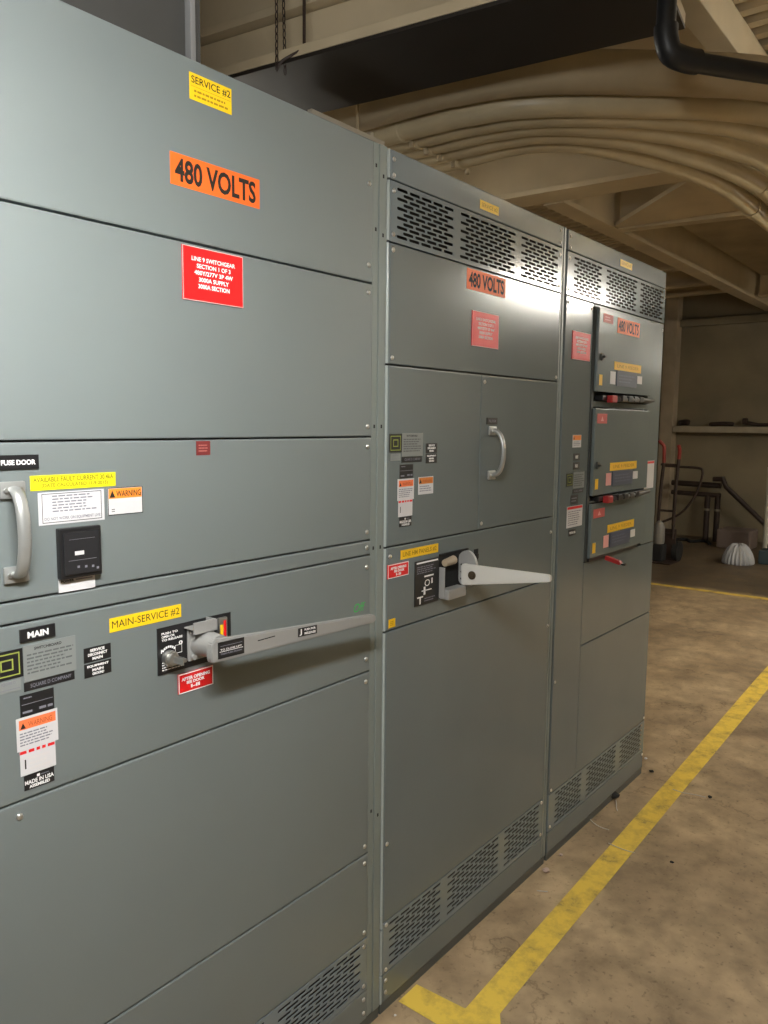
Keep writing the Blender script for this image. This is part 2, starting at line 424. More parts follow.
sticker(s1, 'main_service_label', -.752, -.595, 1.265, 1.291, YELLOW, [('MAIN-SERVICE #2', .03, .97, .20, .78, 1, .0)], extra=[PRINTK], label='yellow label reading MAIN-SERVICE #2')
sticker(s1, 'main_plate', -.917, -.856, 1.282, 1.304, BLACK, [('MAIN', .20, .80, .24, .74, 1, .045)], extra=[WHITET], thick=.003, label='black engraved plate reading MAIN')

def nameplates(par, dx, dz, y=0.0, xs=1.0):
    """the maker's cluster: emblem, etched plate, black bars; dx, dz shift from section 1's cluster"""
    s = lambda nm, x0, x1, z0, z1, m, it, **k: sticker(par, nm, x0+dx, x1+dx, z0+dz, z1+dz, m, it, y=y, **k)
    s('maker_emblem', -.967, -.913, 1.225, 1.273, BLACK, logo_items(), extra=[LIME], label='black emblem plate with nested lime squares')
    s('maker_name', -.960, -.918, 1.203, 1.222, SILVER, [('SQUARE D', .22, .78, .62, .92, 1, .01), ('rect', .04, .96, .22, .27, 1)], extra=[PRINTG])
    s('rating_plate', -.912, -.819, 1.213, 1.275, SILVER,
      [('SWITCHBOARD', .20, .72, .84, .92, 1, .03), ('print', .06, .95, .18, .78, 2, 6)], extra=[PRINTK, mat('etched_print', (.11, .12, .12), .6)], label='etched silver rating plate')
    s('black_bar_label', -.913, -.823, 1.197, 1.212, BLACKL, [('SQUARE D COMPANY', .12, .93, .25, .75, 1, .01)], extra=[PRINTG])
    s('service_disconnect_plate', -.804, -.751, 1.2195, 1.2465, BLACKL, [('SERVICE', .22, .76, .68, .88, 1, .05), ('DISCONNECT', .14, .86, .40, .60, 1, .05), ('MAIN', .30, .68, .12, .32, 1, .05)], extra=[WHITET])
    s('equipment_plate', -.804, -.751, 1.192, 1.2170, BLACKL, [('EQUIPMENT', .10, .90, .68, .88, 1, .05), ('MAIN', .28, .70, .40, .60, 1, .05), ('GROUND', .28, .72, .12, .32, 1, .05)], extra=[WHITET])
    s('catalog_label', -.921, -.862, 1.155, 1.192, BLACKL, [('print', .10, .42, .78, .92, 1, 1), ('rect', .04, .96, .54, .57, 1), ('rect', .55, .75, .16, .28, 1), ('rect', .80, .95, .16, .28, 1), ('rect', .06, .34, .14, .24, 1)], extra=[PRINTG])
    s('tall_warning_label', -.929, -.857, 1.097, 1.154, WHITE, [('rect', .06, .95, .63, .93, 1), ('tri', .09, .22, .66, .84, 2), ('WARNING', .28, .86, .68, .84, 3, .0), ('print', .07, .93, .12, .56, 4, 5)],
      extra=[mat('coral_label', (.88, .20, .07), .5), PRINTK, mat('brick_print', (.40, .07, .02), .5), PRINTG], label='white and orange WARNING sticker')
    s('danger_label', -.925, -.863, 1.053, 1.097, WHITE, [('rect', .0, .18, .86, .98, 1), ('rect', .24, .40, .86, .98, 1), ('rect', .46, .56, .86, .98, 1), ('rect', .62, .72, .86, .98, 1), ('rect', .78, .98, .86, .98, 1), ('rect', .12, .16, .25, .62, 2), ('print', .25, .92, .12, .72, 3, 3)],
      extra=[RED, PRINTK, mat('pale_print', (.62, .60, .60), .6)])
    s('made_in_label', -.920, -.867, 1.026, 1.052, BLACKL, [('rect', .42, .52, .70, .88, 1), ('print', .55, .9, .72, .86, 2, 1), ('MADE IN USA', .02, .98, .36, .64, 1, .03), ('ASSEMBLED', .16, .84, .08, .30, 1, .04)], extra=[WHITET, PRINTG])
nameplates(s1, 0, 0)

# main switch mechanism on section 1
sticker(s1, 'mechanism_plate', -.652, -.471, 1.159, 1.252, BLACKL,
        [('PUSH TO', .05, .26, .84, .89, 1, .04), ('OPEN OR', .05, .22, .77, .82, 1, .04), ('TO RELEASE', .05, .32, .70, .75, 1, .04),
         ('0', .27, .32, .55, .64, 1, .04), ('1', .04, .05, .46, .54, 1, .04), ('print', .05, .36, .06, .27, 1, 4), ('ring', .22, .31, .38, .56, 1, .001)], extra=[WHITET], th=.002, label='black mechanism plate with white print')
bm = bmesh.new()   # curved arrow on plate
for i in range(7):
    a0, a1 = math.radians(40+i*15), math.radians(52+i*15)
    cx, cz, r0, r1 = -.627, 1.193, .0165, .021
    bm.faces.new([bm.verts.new((cx+r*math.cos(a), -.0026, cz+r*math.sin(a))) for r, a in ((r0, a0), (r1, a0), (r1, a1), (r0, a1))])
link('arc_arrow', bm, WHITET, s1)
bm = bmesh.new()
tube(bm, [(-.628, -.002, 1.190), (-.628, -.014, 1.190)], .0155, 20); tube(bm, [(-.628, -.0141, 1.190), (-.628, -.022, 1.190)], .0115, 20)
lk = link('key_switch', bm, STEEL, s1, smooth=True, label='silver keyed lock switch')
bm = bmesh.new(); box(bm, -.6295, -.6265, -.050, -.0221, 1.1835, 1.1965, bev=.001); link('key', bm, STEEL, lk)
bm = bmesh.new(); box(bm, -.6145, -.605, -.030, -.002, 1.181, 1.189, bev=.002); link('lock_tab', bm, STEEL, s1)
# hub, bracket
HX, HZ = -.552, 1.206
bm = bmesh.new(); box(bm, HX-.033, HX+.033, -.009, -.002, HZ-.034, HZ+.034, bev=.004)
hp = link('hub_plate', bm, CASTG, s1, smooth=True)
for sx in (-.024, .024):
    for sz in (-.025, .025):
        bm = bmesh.new(); tube(bm, [(HX+sx, -.009, HZ+sz), (HX+sx, -.016, HZ+sz)], .0058, 6); link('hub_bolt', bm, CASTG, hp, smooth=True)
bm = bmesh.new(); tube(bm, [(HX, -.009, HZ), (HX, -.020, HZ), (HX, -.066, HZ)], [.029, .026, .024], 28)
link('pivot_hub', bm, CASTG, s1, smooth=True)
bm = bmesh.new(); box(bm, -.590, -.535, -.034, -.030, 1.232, 1.256, bev=.0015); box(bm, -.590, -.535, -.030, -.002, 1.2405, 1.2435, bev=.001)
box(bm, -.536, -.532, -.034, -.002, 1.232, 1.254, bev=.001)
link('lockout_bracket', bm, CASTG, s1)
bm = bmesh.new(); box(bm, -.508, -.486, -.010, -.002, 1.196, 1.246, bev=.002); quad(bm, -.506, -.498, 1.200, 1.232, -.0103, 1); quad(bm, -.497, -.490, 1.200, 1.240, -.0103, 2)
link('position_indicator', bm, [STEEL, YELLOW, RED], s1, label='yellow and red position indicator')
# lever arm: flat tapered bar
lev = bmesh.new()
yb0, yb1 = -.082, -.066
poly = [(-.583, 1.183), (-.093, 1.168), (-.086, 1.172), (-.086, 1.184), (-.093, 1.188), (-.575, 1.228), (-.584, 1.222), (-.587, 1.206), (-.587, 1.190)]
prism(lev, poly, 'y', yb0, yb1)
bmesh.ops.bevel(lev, geom=lev.edges[:], offset=.002, segments=2, affect='EDGES')
lv = link('main_lever', lev, LEVERG, s1, label='long flat tapering grey operating lever pointing right')
def plate_on(parent, name, x0, x1, z0, z1, y, items, m=BLACKL, extra=(WHITET,), slope=0.0):
    o = sticker(parent, name, x0, x1, z0, z1, m, items, y=y, extra=extra)
    for v in o.data.vertices: v.co.z += (v.co.x-x0)*slope
    return o
plate_on(lv, 'lever_instruction_plate', -.571, -.505, 1.189, 1.222, yb0, [('rect', .08, .92, .73, .76, 1), ('TO CLOSE LIFT', .08, .9, .48, .58, 2, .02), ('THEN PUSH DOWN', .08, .9, .22, .32, 1, .03), ('rect', .05, .95, .40, .43, 2)], extra=(PRINTG, WHITET), slope=-.03)
plate_on(lv, 'lever_arrow_plate', -.352, -.294, 1.187, 1.206, yb0, [('J', .05, .18, .12, .88, 1, .02), ('PUSH FOR', .32, .92, .60, .85, 1, .04), ('RELEASE', .32, .92, .15, .42, 1, .04)], slope=-.05)
bm = bmesh.new(); quad(bm, -.468, -.420, 1.2030, 1.2050, yb0-.0003, 0); link('lever_slot', bm, DARK, lv)
sticker(s1, 'caution_plate', -.606, -.520, 1.109, 1.149, RED,
        [('AFTER OPENING', .08, .90, .62, .80, 1, .05), ('SEE DOOR', .22, .74, .42, .58, 1, .05), ('I-II', .34, .60, .18, .36, 1, .05)], extra=[WHITET], thick=.0028, border=(1, .002), label='red engraved plate under the main lever')
bm = bmesh.new(); put_text(bm, 'Off', -.077, -.036, 1.175, 1.197, -.0004, 0, .0)
for v in bm.verts: v.co.x += (v.co.z-1.175)*.25
link('off_marking', bm, GREENP, s1, label='Off handwritten in green marker')

# ---- section 2 (middle)
s2 = thing('switchboard_section', 'middle grey switchboard cabinet with glare under its top louvres and one pull handle', 'electrical cabinet', (.55, .55, 0), 'grey switchboard cabinets in a row')
X0, X1 = .048, 1.006
body(s2, .048, 1.038)
trim_post(s2, 1.009, 1.037)
EDGE = mat('grey_enamel_edge_highlight', (.34, .38, .37), .22)  # the rounded edge's highlight is put into this lighter base colour
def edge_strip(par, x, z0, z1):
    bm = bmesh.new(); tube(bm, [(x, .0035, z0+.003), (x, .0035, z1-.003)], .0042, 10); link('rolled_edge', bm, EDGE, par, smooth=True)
zz = [.030, .117, .255, 1.099, 1.325, 1.797, 2.100, 2.250, H]
for a, b in zip(zz, zz[1:]): edge_strip(s2, X0+.004, a, b)
A = X0+.009
panel(s2, 'top_panel', A, X1, 2.250, H, m=VENTP)
vent(s2, A, X1, 2.100, 2.250, [(.081, .343, 5), (.371, .688, 6), (.718, .980, 5)], 2.112, 2.239)
panel(s2, 'upper_panel', A, X1, 1.797, 2.100, m=PAINT2)
ld = panel(s2, 'left_door', A, .504, 1.325, 1.797, m=PAINT2)
rd = panel(s2, 'right_door', .504, X1, 1.325, 1.797, m=PAINT2, label='right-hand grey door with curved pull handle')
panel(s2, 'switch_panel', A, X1, 1.099, 1.325, m=PAINT2)
panel(s2, 'lower_panel', A, X1, .270, 1.099, m=PAINT2)
vent(s2, A, X1, .117, .270, [(.081, .343, 5), (.371, .688, 6), (.718, .980, 5)], .130, .262)
panel(s2, 'base_panel', A, X1, .030, .117, m=PAINT2)
for z in (2.30, 2.262, 2.225, 2.12, 2.082, 1.815, 1.30, .50, .262, .128, .095, .060): screw(s2, .070, z)
for z in (2.305, 2.265, 2.225, 2.12, 1.812, 1.27, .93, .26, .135): screw(s2, .990, z)
for z in (1.775, 1.345): screw(s2, .522, z)
sticker(s2, 'service_label', .473, .578, 2.268, 2.293, YELLOW, [('SERVICE #2', .08, .92, .25, .75, 1, .0)], extra=[PRINTY], label='small yellow SERVICE #2 label')
sticker(s2, 'voltage_label', .412, .630, 2.034, 2.092, ORANGE, [('480 VOLTS', .045, .95, .13, .87, 1, .03)], extra=[PRINTK], label='orange label reading 480 VOLTS')
red_plate(s2, .443, .592, 1.876, 1.977, '2')
nameplates(s2, 1.028, .348)
sticker(s2, 'warning_label', .191, .261, 1.455, 1.503, WHITE, [('rect', .03, .97, .60, .96, 1), ('tri', .05, .21, .64, .90, 2), ('WARNING', .26, .93, .68, .86, 3, .0), ('print', .08, .92, .14, .52, 4, 3)], extra=[mat('tan_label', (.62, .20, .03), .5), PRINTK, MATS['brick_print'], PRINTG])
sticker(s2, 'handle_plate', .538, .598, 1.648, 1.668, BLACKL, [('PULL DOOR', .15, .85, .3, .7, 1, .02)], extra=[PRINTG], thick=.003)
pull_handle(rd, .570, 1.492, 1.628, reach=.040)
sticker(s2, 'panel_feed_label', .116, .291, 1.285, 1.310, mat('ochre_label', (.86, .52, .01), .45), [('LINE HM PANELS #2', .05, .95, .22, .78, 1, .02)], extra=[PRINTY], label='yellow label above the switch')
sticker(s2, 'caution_plate', .059, .149, 1.241, 1.278, RED, [('AFTER OPENING', .12, .88, .60, .80, 1, .05), ('SEE DOOR', .28, .78, .38, .56, 1, .05), ('I-II', .38, .62, .14, .32, 1, .05)], extra=[WHITET], thick=.0028, border=(1, .002), label='small red engraved plate')
sticker(s2, 'inspection_sticker', .067, .095, 1.107, 1.130, MATS['ochre_label'], [('print', .2, .8, .2, .8, 1, 3)], extra=[PRINTY])
sticker(s2, 'mechanism_plate', .180, .294, 1.144, 1.271, BLACKL,
        [('rect', .06, .96, .93, .965, 1), ('print', .08, .92, .70, .88, 2, 4), ('rect', .38, .78, .61, .645, 1), ('O', .40, .62, .40, .55, 1, .0), ('I', .68, .74, .44, .56, 1, .0), ('rect', .28, .70, .30, .325, 1), ('rect', .36, .44, .22, .40, 1),
         ('T', .10, .34, .03, .20, 1, .02), ('print', .40, .85, .05, .16, 2, 2)], extra=[WHITET, PRINTG], th=.002, label='black mechanism plate with white symbols')
# flat black patch stands for the opening's shaded recess; disc, block and lever
bm = bmesh.new(); box(bm, .296, .444, -.0012, .0, 1.150, 1.278); box(bm, .296, .444, -.006, -.0012, 1.274, 1.278)
link('mechanism_opening', bm, DARK, s2)
bm = bmesh.new(); box(bm, .297, .301, -.020, -.0012, 1.150, 1.240, bev=.001); box(bm, .301, .392, -.034, -.0012, 1.146, 1.176, bev=.004)
link('mechanism_block', bm, CASTG, s2)
bm = bmesh.new(); tube(bm, [(.305, -.014, 1.252), (.352, -.014, 1.256)], [.010, .013], 14); link('mechanism_roller', bm, mat('tan_roller', (.35, .28, .20), .5), s2, smooth=True)
bm = bmesh.new(); n = 18
poly = [(-.028+.036*math.cos(2*math.pi*i/32), 1.224+.0545*math.sin(2*math.pi*i/32)) for i in range(32)]
poly = [(min(y, -.0013), z) for y, z in poly]
prism(bm, poly, 'x', .398, .409)
dsc = link('pivot_disc', bm, CASTG, s2)
for (yy, z) in ((-.012, 1.235), (-.012, 1.214), (-.012, 1.193)):
    bm = bmesh.new(); tube(bm, [(.3978, yy, z), (.3972, yy, z)], .0035, 8); link('disc_hole', bm, DARK, dsc)
bm = bmesh.new()
poly = [(-.020, 1.181), (-.018, 1.236), (-.024, 1.2405), (-.300, 1.2435), (-.306, 1.240), (-.306, 1.226), (-.300, 1.223), (-.026, 1.177)]
prism(bm, poly, 'x', .384, .3965)
bmesh.ops.bevel(bm, geom=bm.edges[:], offset=.0018, segments=2, affect='EDGES')
l2 = link('switch_lever', bm, mat('pale_lever', (.60, .59, .55), .4, metal=.1), s2, label='pale tapering lever sticking out from the panel')
bm = bmesh.new(); tube(bm, [(.3838, -.058, 1.211), (.381, -.058, 1.211)], .0125, 18); tube(bm, [(.381, -.058, 1.211), (.376, -.058, 1.211)], .0085, 6); link('lever_bolt', bm, mat('bronze_bolt', (.10, .075, .045), .5, metal=.5), l2)
bm = bmesh.new(); box(bm, .483, .507, -.0012, 0, 1.227, 1.269); box(bm, .488, .502, -.006, -.0012, 1.240, 1.254); link('indicator_slot', bm, [DARK], s2)

# ---- section 3 (farthest)
s3 = thing('switchboard_section', 'farthest grey switchboard cabinet with three stacked breaker units', 'electrical cabinet', (1.55, .55, 0), 'grey switchboard cabinets in a row')
X0, X1 = 1.050, 2.030
body(s3, 1.052, 2.036)
panel(s3, 'top_panel', X0, X1, 2.250, H, m=VENTP)
vent(s3, X0, X1, 2.100, 2.250, [(1.100, 1.343, 5), (1.381, 1.698, 6), (1.730, 2.005, 5)], 2.112, 2.239)
panel(s3, 'wiring_column', X0, 1.281, .265, 2.100, m=PAINT2)
panel(s3, 'right_strip', 1.872, X1, 1.120, 2.100, m=UNITP)
panel(s3, 'blank_panel', 1.281, X1, .790, 1.120, m=PAINT2)
panel(s3, 'blank_panel', 1.281, X1, .265, .790, m=PAINT2)
vent(s3, X0, X1, .117, .265, [(1.100, 1.343, 5), (1.381, 1.698, 6), (1.730, 2.005, 5)], .128, .256)
panel(s3, 'base_panel', X0, X1, .030, .117, m=PAINT2)
for z in (2.300, 2.262, 2.225, 2.12, 2.075, .28, .135, .70): screw(s3, 1.066, z)
for z in (2.21, 2.07, .28, .1): screw(s3, 2.017, z)
screw(s3, 1.262, 2.075)
bm = bmesh.new(); box(bm, 1.283, 1.871, .0135, .018, 1.121, 2.099); link('unit_recess', bm, DARK, s3)
panel(s3, 'header_strip', 1.283, 1.871, 2.0855, 2.100, m=UNITP)
ud = -.016
units = [(1.775, 2.085), (1.378, 1.712), (1.135, 1.347)]
for i, (a, b) in enumerate(units):
    bm = bmesh.new(); box(bm, 1.300, 1.868, ud, .0134, a, b, bev=.003)
    u = link('breaker_unit', bm, UNITP, s3, label=['large top breaker unit door', 'middle breaker unit door', 'small lower breaker unit door'][i])
    # gap shelf beneath the unit
    zm = a-.030
    bm = bmesh.new()
    if i < 2:
        box(bm, 1.300, 1.868, -.002, .0134, a-.058 if i == 0 else a-.028, a-.036 if i == 0 else a-.022, bev=.001)
        link('unit_divider', bm, UNITP, s3)
    # lever
    bm = bmesh.new()
    if i < 2:
        zc = a-.022 if i == 0 else a-.014
        box(bm, 1.345, 1.860, -.022, .010, zc-.010, zc+.008, bev=.002)
        hl = link('breaker_lever', bm, BLACK, u, label='black breaker operating bar')
        bm = bmesh.new(); box(bm, 1.385, 1.430, -.046, -.0205, zc-.018, zc+.010, bev=.004); link('red_grip', bm, mat('dull_red_grip', (.38, .02, .02), .5), hl)
        bm = bmesh.new(); tube(bm, [(1.455, -.038, zc-.004), (1.60, -.046, zc-.002), (1.83, -.040, zc+.002)], [.010, .011, .007], 12)
        link('lever_rod', bm, mat('dark_lever_rod', (.07, .07, .068), .5), hl, smooth=True)
        bm = bmesh.new()
        for k in range(4): box(bm, 1.46+k*.06, 1.50+k*.06, -.056, -.026, zc-.011, zc+.011, bev=.002)
        link('lever_rib', bm, BLACK, hl)
    else:
        box(bm, 1.300, 1.800, -.012, .010, a-.014, a-.001, bev=.001)
        hl = link('breaker_lever', bm, BLACK, u)
        bm = bmesh.new(); prism(bm, [(-.010, 1.126), (-.010, 1.110), (-.070, 1.096), (-.078, 1.101), (-.072, 1.110)], 'x', 1.455, 1.475)
        prism(bm, [(-.0785, 1.096), (-.0785, 1.103), (-.095, 1.101), (-.095, 1.096)], 'x', 1.455, 1.475, mi=1); link('red_grip', bm, [MATS['dull_red_grip'], BLACK], hl)
    # stickers on the unit
    w = [(1.470, 1.712, 1.868-.03, 1.868), ][0]
    zb = a+.028 if i < 2 else a+.022
    sticker(s3, 'yellow_feeder_label', 1.455, 1.735, zb+.062, zb+.094, MATS['ochre_label'], [('LINE 9 FEEDER', .1, .9, .3, .7, 1, .0)], y=ud, extra=[PRINTY])
    sticker(s3, 'feeder_plate', 1.480, 1.690, zb, zb+.060, BLUEG, [('print', .1, .9, .2, .8, 1, 3)], y=ud, extra=[mat('blue_print', (.13, .14, .2), .5)], thick=.003)
    sticker(s3, 'white_tag', 1.420, 1.470, zb+.005, zb+.054, WHITE if i == 0 else PINK, y=ud)
    sticker(s3, 'white_tag', 1.700, 1.752, zb+.018, zb+.050, WHITE, y=ud)
    sticker(s3, 'small_yellow_tag', 1.318, 1.345, zb-.004, zb+.036, MATS['ochre_label'], y=ud)
    if i < 2:
        bm = bmesh.new(); zl = 1.905 if i == 0 else 1.495
        tube(bm, [(1.327, ud, zl), (1.327, ud-.008, zl)], .014, 14); box(bm, 1.318, 1.336, ud-.020, ud-.008, zl-.004, zl+.004, bev=.001)
        link('door_latch', bm, BODY, u, smooth=True)
bm = bmesh.new(); box(bm, 1.283, 1.2995, -.004, .0134, 1.122, 2.0845, bev=.001); link('unit_jamb', bm, BODY, s3)
sticker(s3, 'small_red_tag', 1.335, 1.425, 2.035, 2.067, mat('faded_red_label', (.55, .09, .08), .5), [('print', .15, .85, .2, .8, 1, 2)], y=ud, extra=[PINK])
sticker(s3, 'voltage_label', 1.470, 1.700, 2.008, 2.066, ORANGE, [('480 VOLTS', .045, .95, .13, .87, 1, .02)], y=ud, extra=[PRINTK], label='orange label reading 480 VOLTS')
sticker(s3, 'red_arrow_tag', 1.315, 1.405, 1.655, 1.692, MATS['faded_red_label'], [('tri', .35, .65, .25, .75, 1)], y=ud, extra=[PINK])
sticker(s3, 'red_arrow_tag', 1.315, 1.420, 1.290, 1.325, MATS['faded_red_label'], [('tri', .35, .65, .25, .75, 1)], y=ud, extra=[PINK])
sticker(s3, 'service_label', 1.510, 1.630, 2.270, 2.296, YELLOW, [('SERVICE #2', .08, .92, .25, .75, 1, .0)], extra=[PRINTY])
red_plate(s3, 1.108, 1.257, 1.883, 1.983, '3')
sticker(s3, 'danger_notice', 1.115, 1.247, 1.270, 1.349, WHITE, [('rect', .02, .98, .86, .98, 1), ('print', .08, .92, .08, .80, 2, 7)], extra=[RED, PRINTG], label='white notice with a red heading')
sticker(s3, 'danger_notice', 1.880, 1.990, 1.370, 1.493, WHITE, [('rect', .02, .98, .90, .98, 1), ('print', .08, .92, .06, .84, 2, 9)], extra=[RED, MATS['pale_print']], label='tall white notice with a red heading')
sticker(s3, 'warning_label', 1.141, 1.213, 1.566, 1.612, WHITE, [('rect', .03, .97, .58, .97, 1), ('tri', .06, .2, .64, .90, 2), ('print', .1, .9, .12, .5, 3, 3)], extra=[ORANGE2, PRINTK, PRINTG])
for z in (1.518, 1.485): sticker(s3, 'rating_plate', 1.153, 1.207, z, z+.026, BLACKL, [('MAIN', .3, .7, .25, .75, 1, .04)], extra=[WHITET])
sticker(s3, 'maker_emblem', 1.101, 1.155, 1.424, 1.472, BLACK, logo_items(), extra=[LIME], label='black emblem plate with nested lime squares')
sticker(s3, 'etched_plate', 1.160, 1.253, 1.414, 1.474, SILVER, [('print', .06, .95, .1, .9, 1, 6)], extra=[MATS['etched_print']])
sticker(s3, 'black_bar_label', 1.157, 1.247, 1.396, 1.411, BLACKL, [('SQUARE D COMPANY', .12, .93, .25, .75, 1, .01)], extra=[PRINTG])
sticker(s3, 'catalog_label', 1.142, 1.204, 1.356, 1.390, BLACKL, [('print', .1, .9, .2, .8, 1, 2)], extra=[PRINTG])
sticker(s3, 'made_in_label', 1.135, 1.195, 1.238, 1.262, BLACKL, [('MADE IN USA', .05, .95, .3, .7, 1, .03)], extra=[WHITET])

# ------------------------------------------------------------------ ROOM
def struct(name, bm, m, smooth=False):
    o = link(name, bm, m, None, smooth); o['kind'] = 'structure'; return o
FX0, FX1, FY0, FY1, CZ = -4.0, 10.5, -3.7, 6.0, 3.70
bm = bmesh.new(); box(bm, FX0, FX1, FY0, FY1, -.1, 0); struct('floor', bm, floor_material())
bm = bmesh.new()
pitch = .145; x = FX0; prof = []
while x < FX1-.01:
    prof += [(x, CZ), (x+.030, CZ), (x+.042, CZ-.045), (x+.103, CZ-.045), (x+.115, CZ)]; x += pitch
prof.append((FX1, CZ)); poly = prof + [(FX1, CZ+.1), (FX0, CZ+.1)]
prism(bm, poly, 'y', FY0, FY1); struct('ceiling', bm, CREAM)
bm = bmesh.new(); box(bm, FX1, FX1+.2, FY0, FY1, -.1, CZ+.1); struct('wall_far', bm, WALLM)
bm = bmesh.new(); box(bm, FX0-.2, FX0, FY0, FY1, -.1, CZ+.1); struct('wall_near', bm, WALLM)
bm = bmesh.new(); box(bm, FX0-.2, FX1+.2, FY1, FY1+.2, -.1, CZ+.1); struct('wall_left', bm, WALLM)
bm = bmesh.new(); box(bm, FX0-.2, FX1+.2, FY0-.2, FY0, -.1, CZ+.1); struct('wall_right', bm, WALLM)

SF = 3.25
def ibeam_y(name, x0, x1, y0, y1, z=SF, top=CZ-.05, web=.05, m=CREAM, fl=.035):
    bm = bmesh.new(); c = (x0+x1)/2
    box(bm, x0, x1, y0, y1, z, z+fl, bev=.004); box(bm, c-web/2, c+web/2, y0, y1, z+fl, top-fl); box(bm, x0, x1, y0, y1, top-fl, top)
    return struct(name, bm, m)
def ibeam_x(name, y0, y1, x0, x1, z=SF, top=CZ-.05, web=.05, m=CREAM, fl=.035):
    bm = bmesh.new(); c = (y0+y1)/2
    box(bm, x0, x1, y0, y1, z, z+fl, bev=.004); box(bm, x0, x1, c-web/2, c+web/2, z+fl, top-fl); box(bm, x0, x1, y0, y1, top-fl, top)
    return struct(name, bm, m)
def shear(o, k, y0=1.0):
    for v in o.data.vertices: v.co.x += (v.co.y-y0)*k
shear(ibeam_y('trim_1', 3.59, 3.86, FY0, 6.0), -.065)      # cross beam with wide flange, not quite square to the cabinets
ibeam_x('trim_2', 1.42, 1.58, 3.86, 10.5, z=SF)          # long beam running to the far wall
shear(ibeam_y('trim_3', 4.86, 4.98, FY0, 1.42), -.15, 1.42)                # short cross beam
bm = bmesh.new(); prism(bm, [(4.78, 1.41), (3.87, .50), (3.87, -1.6), (4.87, -1.6), (4.87, 1.41)], 'z', SF+.01, SF+.04); struct('trim_4', bm, CREAM)
ibeam_y('trim_5', 7.3, 7.45, 1.58, 6.0, z=3.35); ibeam_y('trim_6', 8.4, 8.55, 1.58, 6.0, z=3.35)
ibeam_y('trim_7', 9.4, 9.55, FY0, 1.42, z=3.3); ibeam_y('trim_8', 9.4, 9.55, 1.58, 6.0, z=3.4)
bm = bmesh.new(); box(bm, 1.0, 3.57, -.055, .065, 3.47, 3.652, bev=.006); struct('trim_9', bm, CREAM)
ibeam_y('trim_10', 1.32, 1.46, .25, 6.0, z=3.35)
# pilaster and ledge on far wall
bm = bmesh.new(); box(bm, 10.30, 10.5, 2.72, 2.91, 0, CZ-.05, bev=.01); struct('trim_11', bm, mat('pale_pilaster', (.42, .35, .25), .7, noise=(4, .12)))
bm = bmesh.new(); box(bm, 10.28, 10.5, FY0, 2.71, 1.555, 1.645, bev=.008); struct('trim_12', bm, mat('ledge_paint', (.40, .35, .26), .7, noise=(5, .15)))
bm = bmesh.new(); box(bm, 10.38, 10.5, FY0, 2.71, 3.10, 3.20, bev=.008); struct('trim_13', bm, WALLM)

# floor paint
YEL = stripe_material()
def strip(poly, lbl):
    bm = bmesh.new(); prism(bm, poly, 'z', .0003, .0016)
    return tag(link('floor_line', bm, YEL), lbl, 'painted line', 'yellow painted floor lines')
strip([(.268, -.255), (2.055, -.210), (3.70, -.172), (6.45, -.10), (6.5, .0), (3.87, -.062), (2.125, -.118), (.428, -.164), (.222, -.170)], 'long worn yellow line on the concrete alongside the cabinets')
strip([(.124, -.150), (.124, -.006), (.212, -.006), (.2215, -.168), (.2675, -.2555), (.20, -.30), (.11, -.29)], 'short yellow stub at the near end joining long line to cabinet foot')
strip([(6.56, 1.85), (6.48, 1.85), (6.49, .50), (6.50, -.9), (6.60, -.9), (6.59, .50)], 'thin far yellow line crossing the floor before the dark back area')

# ------------------------------------------------------------------ CONDUITS
PATHS = [
 [(2.12, 3.6), (2.12, 1.35), (2.11, .85), (2.20, .63), (2.38, .50), (2.66, .385), (2.96, .28), (3.38, .205), (4.13, .18), (9.0, .17)],
 [(1.97, 3.6), (1.975, 1.2), (2.0, .75), (2.07, .60), (2.21, .46), (2.43, .31), (2.74, .20), (3.07, .10), (3.53, .03), (4.13, .01), (9.0, .0)],
 [(1.84, 3.6), (1.85, 1.2), (1.88, .75), (1.955, .56), (2.10, .40), (2.29, .24), (2.50, .11), (2.75, .0), (3.08, -.10), (3.5, -.15), (4.2, -.165), (9.0, -.17)],
 [(1.72, 3.6), (1.73, 1.2), (1.765, .75), (1.83, .57), (1.95, .385), (2.12, .20), (2.28, .05), (2.48, -.10), (2.74, -.21), (3.1, -.28), (3.6, -.32), (4.3, -.34), (9.0, -.34)],
 [(1.60, 3.6), (1.61, 1.2), (1.645, .75), (1.71, .54), (1.83, .36), (1.97, .19), (2.11, .03), (2.26, -.13), (2.45, -.27), (2.7, -.38), (3.1, -.46), (3.7, -.50), (9.0, -.51)]]
names = ['innermost of the five cream conduits, its bend lowest in view', 'second cream conduit counted from the inside of the bend', 'middle one of the five clamped cream conduits', 'fourth cream conduit counted from the inside of the bend', 'outermost of the five clamped cream conduits, broadest looking']
for k in range(5):
    bm = bmesh.new(); tube(bm, smooth_path([(x, y, 3.06) for x, y in PATHS[k]], 6), .057, 18)
    c = link('conduit', bm, CREAM2, smooth=True); tag(c, names[k], 'pipe', 'cream painted conduits bending under the ceiling')
    cx = (2.115, 1.975, 1.852, 1.733, 1.612)[k]
    bm = bmesh.new()
    ring = [(cx+.0595*math.cos(math.pi*2*a/20), 1.15, 3.06+.0595*math.sin(math.pi*2*a/20)) for a in range(21)]
    tube(bm, ring, .003, 8, ry=.012, cap=False)
    cl = link('conduit_clamp', bm, CREAM2, c, smooth=True)
    bm = bmesh.new(); tube(bm, [(cx+.055, 1.15, 3.036), (cx+.055, 1.15, 2.985)], .011, 8); link('clamp_bolt', bm, CREAMD, cl, smooth=True)
